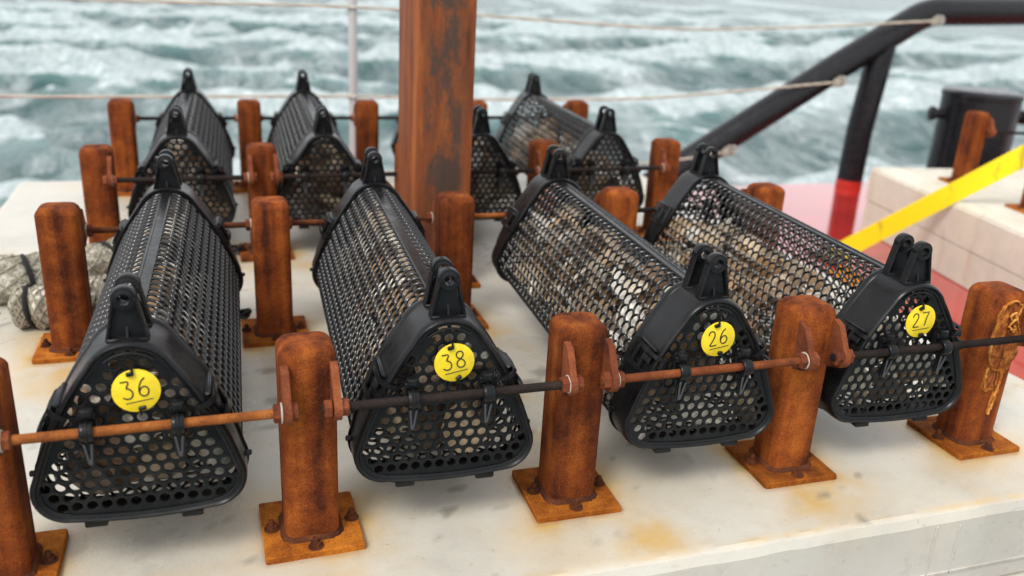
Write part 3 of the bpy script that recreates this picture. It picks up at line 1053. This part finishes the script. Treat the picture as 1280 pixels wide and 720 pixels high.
def clip_mesh():
    m = MB()
    y0, z0 = -.0165, ROD_Z - .085
    loops = []
    for r, h in ((.0074, -.0072), (.0112, -.0072), (.0122, -.0058), (.0122, -.0022), (.0134, -.0012), (.0134, .0012), (.0122, .0022), (.0122, .0058), (.0112, .0072), (.0074, .0072), (.0074, -.0072)):
        loops.append([(h, y0 + r * math.cos(2 * PI * k / 20), z0 + r * math.sin(2 * PI * k / 20)) for k in range(20)])
    m.loft(loops)
    # tongue that hangs down in front of the grille
    tg = [(-.0068, z0 - .006), (.0068, z0 - .006), (.0062, z0 - .040), (.0045, z0 - .0465), (0, z0 - .049), (-.0045, z0 - .0465), (-.0062, z0 - .040)]
    m.prism(tg, 0, .0045, lambda p, q, dpt: (p, -.0215 + dpt + (z0 - q) * .20, q))
    m.box((0, -.004, z0 + .0155), (.020, .013, .010), .002)
    m.lathe([(.0085, .0), (.0085, .006), (.0065, .0075)], (0, -.008, z0 + .019), 'z', 10)
    m.box((0, -.001, z0), (.021, .010, .036), .002)
    return m.mesh('rod_clip', M['plastic'], 40)
def tongue_mesh():
    m = MB()
    z0 = ROD_Z - .085
    def bar(x0, x1, za, zb, ya, yb, wd, th):
        a, b = Vector((x0, ya, za)), Vector((x1, yb, zb))
        d = (b - a); L = d.length; d.normalize()
        side = Vector((1, 0, 0)); side = (side - d * side.dot(d)).normalized()
        rot = Matrix((side, d.cross(side), d)).transposed()
        m.box((a + b) / 2, (wd, th, L), .0012, rot)
    bar(-.0042, -.0012, z0 - .014, z0 - .043, -.0206, -.0148, .0030, .0026)
    bar(.0042, .0012, z0 - .014, z0 - .043, -.0206, -.0148, .0030, .0026)
    bar(0, 0, z0 - .038, z0 - .046, -.0158, -.0142, .0050, .0026)
    return m.mesh('clip_tongue', M['plastic_grey'], 40)

def spine_mesh():
    m = MB()
    zt = .237 - .006
    y0, y1 = .078, LEN - .078
    pr = [(-.0095, -.003), (-.0090, .0010), (-.0072, .0026), (-.0052, .0026), (-.0044, .0012), (.0044, .0012), (.0052, .0026), (.0072, .0026), (.0090, .0010), (.0095, -.003)]
    m.loft([[(x, y, zt + z) for x, z in pr] for y in (y0, y1)], True, True)
    return m.mesh('spine', M['plastic'], 35)

def make_basket():
    root = empty('oyster_basket', (0, 0, 0))
    tag(root, 'x', 'basket', 'black mesh oyster baskets hung on the rods')
    link('mesh_body', body_mesh(), root)
    link('spine', spine_mesh(), root)
    cm, gm, lm, km, tm = cap_mesh(), grille_mesh(), lug_mesh(), clip_mesh(), tongue_mesh()
    la = {s: latch_mesh(s) for s in (-1, 1)}
    for y, rz in ((0, 0), (LEN, PI)):
        c = link('end_cap', cm, root, (0, y, 0), rz)
        link('end_grille', gm, c)
        link('lug', lm, c)
        for s in (-1, 1):
            link('latch', la[s], c)
            link('rod_clip', km, c, (s * .050, 0, 0))
            link('clip_tongue', tm, c, (s * .050, 0, 0))
    return root

# ---- tag with its number
DIG = {
 '3': [[(.12, .95), (.78, .95), (.40, .58), (.62, .56), (.82, .40), (.80, .18), (.60, .04), (.32, .04), (.10, .16)]],
 '6': [[(.72, .97), (.45, .85), (.22, .58), (.13, .30), (.22, .10), (.45, .02), (.70, .08), (.85, .28), (.75, .48), (.52, .55), (.28, .46), (.15, .28)]],
 '8': [[(.48, .53), (.24, .64), (.18, .80), (.30, .95), (.50, .99), (.70, .94), (.80, .79), (.70, .63), (.48, .53), (.22, .42), (.12, .23), (.26, .06), (.50, .01), (.74, .06), (.86, .24), (.74, .43), (.48, .53)]],
 '2': [[(.14, .74), (.22, .92), (.45, .99), (.70, .92), (.78, .72), (.66, .50), (.36, .22), (.12, .03), (.86, .03)]],
 '7': [[(.10, .95), (.84, .95), (.58, .55), (.40, .03)]],
}
def smooth_line(pts, n=3):
    for _ in range(n - 1):
        out = [pts[0]]
        for a, b in zip(pts[:-1], pts[1:]):
            dl = math.hypot(b[0] - a[0], b[1] - a[1])
            out += [(a[0] * .75 + b[0] * .25, a[1] * .75 + b[1] * .25), (a[0] * .25 + b[0] * .75, a[1] * .25 + b[1] * .75)]
        pts = out + [pts[-1]]
    return pts
def sharp3(pts):
    """keep the two upper corners of the 3, 2 and 7 crisp"""
    return pts
def stroke(m, pts, wd, y):
    """flat ink stroke"""
    L, Rr_ = [], []
    for i, p in enumerate(pts):
        a, b = pts[max(i - 1, 0)], pts[min(i + 1, len(pts) - 1)]
        dx, dz = b[0] - a[0], b[1] - a[1]
        l = math.hypot(dx, dz) or 1
        nx, nz = -dz / l * wd / 2, dx / l * wd / 2
        L.append((p[0] + nx, p[1] + nz)); Rr_.append((p[0] - nx, p[1] - nz))
    loops = [[(a[0], y, a[1]), (b[0], y, b[1]), (b[0], y + .0007, b[1]), (a[0], y + .0007, a[1])] for a, b in zip(L, Rr_)]
    m.loft(loops, True, True)
m = MB()
m.lathe([(.0262, 0), (.0270, .0004), (.0270, .0015), (.0262, .0019)], axis='y', seg=40)
TAGM = m.mesh('number_tag', M['tag'], 30)
m = MB()
m.box((0, -.0015, 0), (.0085, .0045, .0050), .001)
m.box((.003, -.002, .0045), (.0028, .003, .0075), .0008)
TIEM = m.mesh('cable_tie', M['plastic'], 30)
m = MB()
m.box((0, -.0015, 0), (.0075, .0045, .0055), .001)
m.tube([(0, -.001, 0), (.005, -.004, -.006), (.013, -.006, -.010)], .0011, 6)
TIEL = m.mesh('cable_tie', M['plastic'], 30)
def make_tag(root, text, x, z, rot, long_tie=False):
    t = link('number_tag', TAGM, root, (x, -.0045, z))
    t.rotation_euler = (rng.uniform(-.07, .03), -rot, rng.uniform(-.06, .06))
    t['label'] = 'round yellow tag reading ' + text
    hgt, wd = .0245, .0158
    for k, ch in enumerate(text):
        mm = MB()
        ox = -.0172 + k * .0178
        for ln in DIG[ch]:
            pts = ln if ch == '7' else smooth_line(ln, 3)
            stroke(mm, [(ox + u * wd, -.0092 + v_ * hgt) for u, v_ in pts], .0016, -.0006)
        mm.build('numeral', M['ink'], t, smooth=0)
    mm = MB()
    stroke(mm, [(-.0145, -.0136), (.0160, -.0136)], .0009, -.0006)
    mm.build('underline', M['ink'], t, smooth=0)
    a = link('cable_tie', TIEM, t, (-.002, 0, .0225)); a.rotation_euler = (0, rng.uniform(-.3, .3), 0)
    b = link('cable_tie', TIEL if long_tie else TIEM, t, (.002, 0, -.0225)); b.rotation_euler = (0, rng.uniform(2.6, 3.4) if not long_tie else 0.2, 0)

# ---- oysters
def oyster(rr):
    L = rr.uniform(.024, .044); W = L * rr.uniform(.62, .85); H = L * rr.uniform(.22, .42)
    seg, rings = 10, (1.0, .78, .42)
    ph = rr.uniform(0, 9)
    rad = [1 + .20 * mnoise.noise((math.cos(2 * PI * k / seg) * 1.4 + ph, math.sin(2 * PI * k / seg) * 1.4, ph)) for k in range(seg)]
    vv = []
    for side in (1, -1):
        for q in rings:
            for k in range(seg):
                a = 2 * PI * k / seg
                e = rad[k] * q
                x = L * e * math.cos(a) * (1 + .15 * math.cos(a)); y = W * e * math.sin(a)
                z = side * (H * (1 - q ** 1.6) * (1 if side > 0 else .5) + (.0 if q == 1 else H * .12)) + rr.uniform(-1, 1) * H * .10
                vv.append((x, y, z))
        vv.append((L * .1, 0, side * H * (1.05 if side > 0 else .5)))
    n = seg * 3 + 1
    ff = []
    for sd in (0, 1):
        o = sd * n
        for r in range(2):
            for k in range(seg):
                j = (k + 1) % seg
                q = (o + r * seg + k, o + r * seg + j, o + (r + 1) * seg + j, o + (r + 1) * seg + k)
                ff.append(q if sd == 0 else q[::-1])
        for k in range(seg):
            j = (k + 1) % seg
            t = (o + 2 * seg + k, o + 2 * seg + j, o + 3 * seg)
            ff.append(t if sd == 0 else t[::-1])
    for k in range(seg):
        j = (k + 1) % seg
        ff.append((k, n + k, n + j, j))
    return vv, ff
TINTS = [(.52, .38, .24), (.80, .72, .58), (.24, .14, .08), (.14, .095, .065), (.82, .76, .64), (.40, .25, .13), (.34, .26, .18), (.11, .085, .065), (.70, .60, .46), (.44, .34, .23)]
def oyster_mesh(seed, n, top, light, ylo=.014, yhi=LEN - .014):
    rr = random.Random(seed)
    m = MB(); tint = []
    cnt = 0
    while cnt < n:
        x, z, y = rr.uniform(-.11, .11), rr.uniform(.02, top), rr.uniform(ylo + .008, yhi - .008)
        lump = .02 * mnoise.noise((y * 9, seed, 0))
        if margin(x, z) < (.017 if z < .06 else .026) or z > top + lump: continue
        vv, ff = oyster(rr)
        rot = Matrix.Rotation(rr.uniform(0, 6.28), 3, 'Z') @ Matrix.Rotation(rr.uniform(-1.3, 1.3), 3, 'X') @ Matrix.Rotation(rr.uniform(-1.3, 1.3), 3, 'Y')
        c = Vector((x, y, z))
        pp = []
        for q in vv:
            w_ = c + rot @ Vector(q)
            # keep every shell inside the basket wall
            mg = margin(w_.x, w_.z)
            if mg < .0095:
                dirv = Vector((0 - w_.x, .09 - w_.z)); dirv.normalize()
                w_.x += dirv.x * (.0095 - mg); w_.z += dirv.y * (.0095 - mg)
            w_.y = min(max(w_.y, ylo), yhi)
            pp.append(w_)
        m.add(pp, ff)
        t = rr.choice(TINTS)
        k = rr.uniform(.85, 1.35) * light
        tint += [(min(t[0] * k, .8), min(t[1] * k, .75), min(t[2] * k, .65), 1)] * len(pp)
        cnt += 1
    me = m.mesh('oyster_shells', M['shell'], 0)
    at = me.color_attributes.new('tint', 'FLOAT_COLOR', 'POINT')
    at.data.foreach_set('color', np.array(tint, np.float32).ravel())
    return me

proto = make_basket()
FACE_Y = [-.062 + .0165, 1.229 - .062 + .0165]
basket_info = [
 # x, row, yaw dx, text, tag rotation, label, oyster seed/count/top/light, oyster label
 (.1745, 0, .020, '36', 8, 'black oyster basket with yellow tag 36, leftmost of the front row', (1, 340, .205, 1.0), 'brown and grey oyster shells packed inside the basket tagged 36'),
 (.560, 0, .026, '38', 10, 'black oyster basket with yellow tag 38, second from left in the front row', (2, 310, .190, 1.0), 'brown and cream oyster shells inside the basket tagged 38'),
 (.952, 0, .030, '26', 9, 'black oyster basket with yellow tag 26, between two posts right of centre', (3, 240, .165, 1.15), 'cream oyster shells inside the basket tagged 26'),
 (1.3125, 0, .036, '27', 6, 'black oyster basket with yellow tag 27, beside the streaked post on the right', (4, 140, .125, 1.2), 'thinly spread pale oyster shells inside the basket tagged 27'),
 (.197, 1, .018, None, 0, 'untagged black basket farthest left in the back row, behind basket 36', (5, 260, .200, 1.3), 'cream oyster shells inside the untagged basket behind basket 36'),
 (.545, 1, .020, None, 0, 'untagged black basket in the back row, left of the steel column', (6, 270, .205, 1.35), 'cream oyster shells inside the untagged basket left of the steel column'),
 (.960, 1, .024, None, 0, 'untagged black basket half hidden by the right side of the steel column', (7, 240, .190, 1.2), 'oyster shells inside the untagged basket half hidden by the column'),
 (1.328, 1, .030, None, 0, 'untagged black basket farthest right in the back row, before the railing', (8, 130, .130, 1.2), 'oyster shells inside the untagged basket nearest the railing'),
]
bob = []
for k, (x, row, dx, text, tr, lab, osp, olab) in enumerate(basket_info):
    o = proto if k == 0 else copy_tree(proto)
    o.location = (x, FACE_Y[row], .085)
    o.rotation_euler = (0, 0, -math.atan2(dx, .74))
    o['label'] = lab
    bob.append(o)
    sh = link('oyster_shells', oyster_mesh(*osp), None, o.location, o.rotation_euler[2])
    tag(sh, olab, 'oysters', 'oyster shells in the baskets', 'stuff')
for o, info in zip(bob, basket_info):
    if info[3]:
        make_tag(o, info[3], .006, .176, R(info[4]), info[3] == '26')

# ------------------------------------------------------------------ steel column
m = MB()
cw, cd, ch = .131 / 2, .22 / 2, 1.9
def rrect(hx, hy, r, z, n=4):
    out = []
    for k, (sx, sy) in enumerate(((1, 1), (-1, 1), (-1, -1), (1, -1))):
        for j in range(n):
            a = PI / 2 * (k + j / (n - 1))
            out.append((sx * (hx - r) + r * math.cos(a), sy * (hy - r) + r * math.sin(a), z))
    return out
m.loft([rrect(cw, cd, .0045, z) for z in np.linspace(.012, ch, 12)], True, True)
colm = m.build('steel_column', M['rust_column'], None, (.719 + cw, .90 + cd, 0))
tag(colm, 'tall rusty rectangular steel column with grey scale rising past the top edge', 'column')
MB().box((0, 0, .006), (.19, .26, .012), .002).build('base_plate', M['rust_plate'], colm)
for sx_ in (-.08, .08):
    for sy_ in (-.112, .112):
        link('bolt', PM['bolt'], colm, (sx_, sy_, .012))
m = MB()
lp = []
for k, (s, dep) in enumerate(((1, 0), (.8, .0025), (.35, .0035))):
    lp.append([(.046 + s * .010 * math.cos(a) * (1 + .3 * mnoise.noise((a, 3, 1))), -cd - dep + .0005, .775 + s * .028 * math.sin(a) * (1 + .3 * mnoise.noise((a, 1, 5)))) for a in np.linspace(0, 2 * PI, 16, endpoint=False)])
m.loft(lp, False, True)
m.build('rust_blister', M['rust_drip'], colm, smooth=60)

# ------------------------------------------------------------------ netting rolls
def roll(pts, r, seed, label, cords):
    pts = [Vector(p) for p in pts]
    n = 40
    rr = random.Random(seed)
    P_, T_ = [], []
    for k in range(n):
        t = k / (n - 1) * (len(pts) - 1)
        i = min(int(t), len(pts) - 2)
        P_.append(pts[i].lerp(pts[i + 1], t - i))
    loops = []
    seg = 26
    root = empty('netting_roll', (P_[n // 2].x, P_[n // 2].y, 0))
    tag(root, label, 'netting', 'bundled netting left of the posts')
    cset = [int(c * (n - 1)) for c in cords]
    for k, p in enumerate(P_):
        d = (P_[min(k + 1, n - 1)] - P_[max(k - 1, 0)]).normalized()
        s = d.cross(Vector((0, 0, 1))).normalized(); u = s.cross(d)
        e = math.sin(PI * min(1, (k + .3) / 5) / 2) * math.sin(PI * min(1, (n - 1 - k + .3) / 5) / 2)
        pinch = min([1.0] + [.80 + .06 * abs(k - c) for c in cset])
        l = []
        for j in range(seg):
            a = 2 * PI * j / seg
            q = (math.cos(a) * 2.2 + seed, math.sin(a) * 2.2, k * .22)
            rad = r * e * pinch * (1 + .16 * mnoise.fractal(q, .8, 2, 4) + .05 * mnoise.noise((math.cos(a) * 9, math.sin(a) * 9, k * 1.1)))
            l.append(p + (s * math.cos(a) + u * math.sin(a)) * rad - Vector((root.location.x, root.location.y, 0)))
        loops.append(l)
    m = MB(); m.loft(loops, True, True)
    m.build('net_body', M['net'], root, smooth=70)
    tw = MB()
    for sgn in (-1, 1):
        for st in range(9):
            line = []
            for k in range(2, n - 2):
                for h in (0, .5):
                    kk = k + h
                    a = 2 * PI * st / 9 + sgn * kk * .30
                    ja = (a % (2 * PI)) / (2 * PI) * seg
                    j0 = int(ja) % seg; fr = ja - int(ja)
                    k1 = min(k + 1, n - 1)
                    p0 = loops[k][j0].lerp(loops[k][(j0 + 1) % seg], fr); p1 = loops[k1][j0].lerp(loops[k1][(j0 + 1) % seg], fr)
                    q = p0.lerp(p1, h)
                    cc = P_[k].lerp(P_[k1], h) - Vector((root.location.x, root.location.y, 0))
                    line.append(q + (q - cc).normalized() * .0012)
            tw.tube(line, .0021, 4)
    t_ = tw.build('net_twine', M['twine'], root)
    t_['kind'] = 'stuff'
    for c in cset:
        for tilt in (-.25, .2):
            k = c
            d = (P_[min(k + 1, n - 1)] - P_[max(k - 1, 0)]).normalized()
            s = d.cross(Vector((0, 0, 1))).normalized(); u = s.cross(d)
            lp = [P_[k] + (s * math.cos(a) + u * math.sin(a)) * r * .90 + d * (math.cos(a + tilt * 6) * tilt * r * .5) - Vector((root.location.x, root.location.y, 0)) for a in np.linspace(0, 2 * PI, 20, endpoint=False)]
            mm = MB(); mm.tube(lp, .0042, 6, closed=True)
            mm.build('cord_loop', M['cord_black'], root)
    return root
roll([(-.30, .99, .055), (-.15, .98, .05), (-.02, 1.02, .052), (.10, 1.10, .052), (.13, 1.16, .05)], .054, 3.1, 'beige netting roll tied with black cord, farther of the two behind the left post', (.33, .62, .85))
roll([(-.135, .83, .045), (-.05, .82, .045), (.03, .835, .045), (.06, .84, .042)], .047, 8.4, 'pale netting roll tied with black cord, nearer of the two by the left post', (.18, .36))

def twine(pts, label, seed):
    rr = random.Random(seed)
    b = Vector(pts[0])
    m = MB()
    q = [Vector(p) - Vector((b.x, b.y, 0)) for p in pts]
    m.tube(q, .0045, 6)
    for k in range(3):
        c = q[len(q) // 2] + Vector((rr.uniform(-.01, .01), rr.uniform(-.01, .01), .004))
        m.tube([c + Vector((.011 * math.cos(a), .008 * math.sin(a), .006 * math.sin(a + k))) for a in np.linspace(0, 2 * PI, 10, endpoint=False)], .0038, 6, closed=True)
    m.tube([q[-1], q[-1] + Vector((.01, -.012, .0)), q[-1] + Vector((.018, -.03, -.004 if q[-1].z > .01 else 0))], .003, 6)
    o = m.build('cord_end', M['cord_black'], None, (b.x, b.y, 0))
    return tag(o, label, 'cord', 'loose ends of black cord on the block')
twine([(.345, 1.30, .006), (.33, 1.27, .006), (.315, 1.235, .010), (.30, 1.20, .006), (.29, 1.17, .006)], 'knotted black cord lying near the post between the far-left baskets', 3)
twine([(.300, .80, .006), (.310, .79, .010), (.318, .775, .010), (.324, .76, .006)], 'short black cord knot on the block right of the rear of basket 36', 5)
twine([(-.155, .84, .03), (-.172, .825, .012), (-.185, .80, .006), (-.18, .77, .006)], 'frayed black cord end hanging from the nearer netting roll', 8)

# ------------------------------------------------------------------ white pole and ropes
pole_xy = (.848, 2.75)
p = empty('white_pole', (pole_xy[0], pole_xy[1], DECK_Z))
tag(p, 'thin pale grey stanchion pole left of the rusty steel column', 'pole')
m = MB(); m.lathe([(.0185, .012), (.0185, 1.25), (.015, 1.26)], seg=16); m.build('tube', M['white_metal'], p)
m = MB(); m.lathe([(.05, 0), (.05, .012)], seg=20); m.build('foot_plate', M['white_metal'], p)
for z in (.455, .815):
    m = MB(); m.tube([(.021 * math.cos(a), .021 * math.sin(a), z) for a in np.linspace(0, 2 * PI, 14, endpoint=False)], .006, 6, closed=True)
    m.build('rope_eye', M['white_metal'], p)

def rope(pts, label):
    b = Vector(pts[0])
    m = MB()
    full = []
    for a, c in zip(pts[:-1], pts[1:]):
        for k in range(12):
            full.append(Vector(a).lerp(Vector(c), k / 12))
    full.append(Vector(pts[-1]))
    q = np.array([list(v_) for v_ in full])
    for _ in range(12):
        q[1:-1] = (q[:-2] + q[1:-1] * 2 + q[2:]) / 4
    # three twisted strands
    for s in range(3):
        m.tube([Vector(v_) - b + Vector((0, .0033 * math.cos(i * 1.1 + s * 2.094), .0033 * math.sin(i * 1.1 + s * 2.094))) for i, v_ in enumerate(q)], .0034, 5)
    o = m.build('guard_rope', M['rope'], None, tuple(b))
    tag(o, label, 'rope', 'cream guard ropes along the deck edge')
    return o, b
def lashing(o, c, axis_d, r):
    """a pad eye on the near side of the pipe with the rope knotted to it"""
    m = MB()
    c = Vector(c) + Vector((0, -r - .004, 0))
    m.tube([c + Vector((.022 * math.cos(a), -.004 + .008 * math.sin(a * 2), .020 * math.sin(a))) for a in np.linspace(0, 2 * PI, 16, endpoint=False)], .0075, 7, closed=True)
    m.tube([c + Vector((-.020 + .012 * math.cos(a), -.010 + .012 * math.sin(a), -.006 + .016 * math.sin(a + 1))) for a in np.linspace(0, 2 * PI, 12, endpoint=False)], .009, 6, closed=True)
    m.tube([c + Vector((-.045, -.006, -.010)), c + Vector((-.02, -.012, -.004)), c + Vector((.0, -.010, .004))], [.006, .012, .008], 8)
    m.build('knot', M['knot'], o)
    m = MB()
    m.tube([c + Vector((.03 + .016 * math.cos(a), .004, .018 * math.sin(a))) for a in np.linspace(0, 2 * PI, 14, endpoint=False)], .006, 7, closed=True)
    m.build('pad_eye', M['white_metal'], o)
RAIL_Y = 2.75
pitch_v = Vector((3.768 - 2.46, 0, .60 + .092))
rp, b = rope([(-1.6, RAIL_Y, .55), (-.166, RAIL_Y, .527), (.846, RAIL_Y - .02, .541), (1.535, RAIL_Y - .01, .517), (2.354, RAIL_Y - .03, .489), (3.05, RAIL_Y - .06, .525), (3.72, RAIL_Y - .085, .575)], 'upper cream rope from the white pole to the bend of the black railing')
lashing(rp, Vector((3.735, RAIL_Y, .578)) - b, pitch_v, .074)
rp, b = rope([(-1.6, RAIL_Y, .20), (-.48, RAIL_Y, .166), (.842, RAIL_Y - .02, .181), (1.479, RAIL_Y - .01, .166), (2.20, RAIL_Y - .03, .175), (2.869, RAIL_Y - .06, .236), (3.20, RAIL_Y - .085, .270)], 'middle cream rope tied to the sloping black railing above its leg')
lashing(rp, Vector((3.22, RAIL_Y, .275)) - b, pitch_v, .074)
rp, b = rope([(.855, RAIL_Y - .02, -.15), (2.135, RAIL_Y - .04, -.132), (2.411, RAIL_Y - .05, -.112), (2.63, RAIL_Y - .085, -.068)], 'lowest cream rope tied near the foot of the black railing')
lashing(rp, Vector((2.65, RAIL_Y, -.062)) - b, pitch_v, .074)

# ------------------------------------------------------------------ black railing, bollard
ra = empty('pipe_railing', (3.46, RAIL_Y, DECK_Z))
tag(ra, 'heavy black pipe railing sloping up to the right above the red deck', 'railing')
def rl(x, z): return (x - 3.46, 0, z - DECK_Z)
m = MB()
path = [rl(2.10, DECK_Z - .085), rl(2.419, -.171), rl(2.586, -.070), rl(3.255, .336), rl(3.66, .570)]
bend0, bend1 = Vector((3.66, 0, .570)), Vector((3.84, 0, .618))
for k in range(1, 9):
    t = k / 9
    c = bend0.lerp(Vector((3.742, 0, .616)), t).lerp(Vector((3.742, 0, .616)).lerp(bend1, t), t)
    path.append(rl(c.x, c.z))
path += [rl(3.84, .618), rl(5.2, .665), rl(8.0, .70)]
m.tube(path, .071, 20)
m.build('top_rail', M['black_paint'], ra, smooth=60)
m = MB(); m.tube([(-.005, 0, .036), (.0, 0, .30), (.045, 0, .735)], .066, 18); m.build('leg', M['black_paint'], ra, smooth=60)
m = MB(); m.tube([(-.006, 0, 0.0), (-.005, 0, .036)], .0675, 18); m.build('painted_foot', M['red_paint'], ra, smooth=60)
m = MB(); m.tube([(2.2, 0, 0), (2.2, 0, .93)], .062, 18); m.build('leg', M['black_paint'], ra, smooth=60)

bo = empty('mooring_bollard', (3.955, 2.50, DECK_Z))
tag(bo, 'thick black mooring bollard with side pins behind the cream block', 'bollard')
m = MB(); m.lathe([(.185, .02), (.185, .505), (.190, .510), (.190, .530), (.180, .538), (.10, .542)], seg=36); m.build('barrel', M['black_paint'], bo, smooth=40)
m = MB(); m.lathe([(.27, 0), (.27, .02)], seg=30); m.build('foot_plate', M['black_paint'], bo)
for s in (-1, 1):
    m = MB(); m.lathe([(.024, s * .18), (.024, s * .225), (.036, s * .227), (.036, s * .245), (.02, s * .25)], (0, 0, .415), 'x', 14)
    pn = m.build('pin', M['black_paint'], bo, rz=-.28)
for k in range(2):
    MB().box((-.176 + k * .35, -.06, .26), (.012, .05, .47), .004).build('rib', M['black_paint'], bo)

# ------------------------------------------------------------------ yellow strap
A, B = Vector((2.556, 1.691, -.276)), Vector((3.0, 1.327, .197))
sp = empty('lashing_strap', (A.x, A.y, DECK_Z))
tag(sp, 'flat yellow lashing strap slanting up across the cream block', 'strap')
m = MB()
n = 30
d = (B - A).normalized()
side = d.cross(Vector((-.86, -.92, .36))).normalized()
side = Matrix.Rotation(R(16), 3, d) @ side
nn = d.cross(side)
loops = []
for k in range(n + 26):
    t = k / n
    c = A + (B - A) * t
    tw = Matrix.Rotation(.12 * math.sin(t * 4), 3, d)
    s_, n_ = tw @ side, tw @ nn
    loops.append([c + s_ * .037 + n_ * .0016 - sp.location, c + s_ * .035 + n_ * .0026 - sp.location, c - s_ * .035 + n_ * .0026 - sp.location, c - s_ * .037 + n_ * .0016 - sp.location,
                  c - s_ * .037 - n_ * .0016 - sp.location, c + s_ * .037 - n_ * .0016 - sp.location])
m.loft(loops, True, True)
m.build('webbing', M['strap'], sp)
m = MB()
m.tube([(-.03, -.05, .008), (-.03, .05, .008), (-.005, .05, .03), (-.005, -.05, .03)], .008, 8, closed=True)
m.box((-.02, 0, .004), (.10, .14, .008), .002)
m.build('deck_ring', M['rust_dark'], sp)
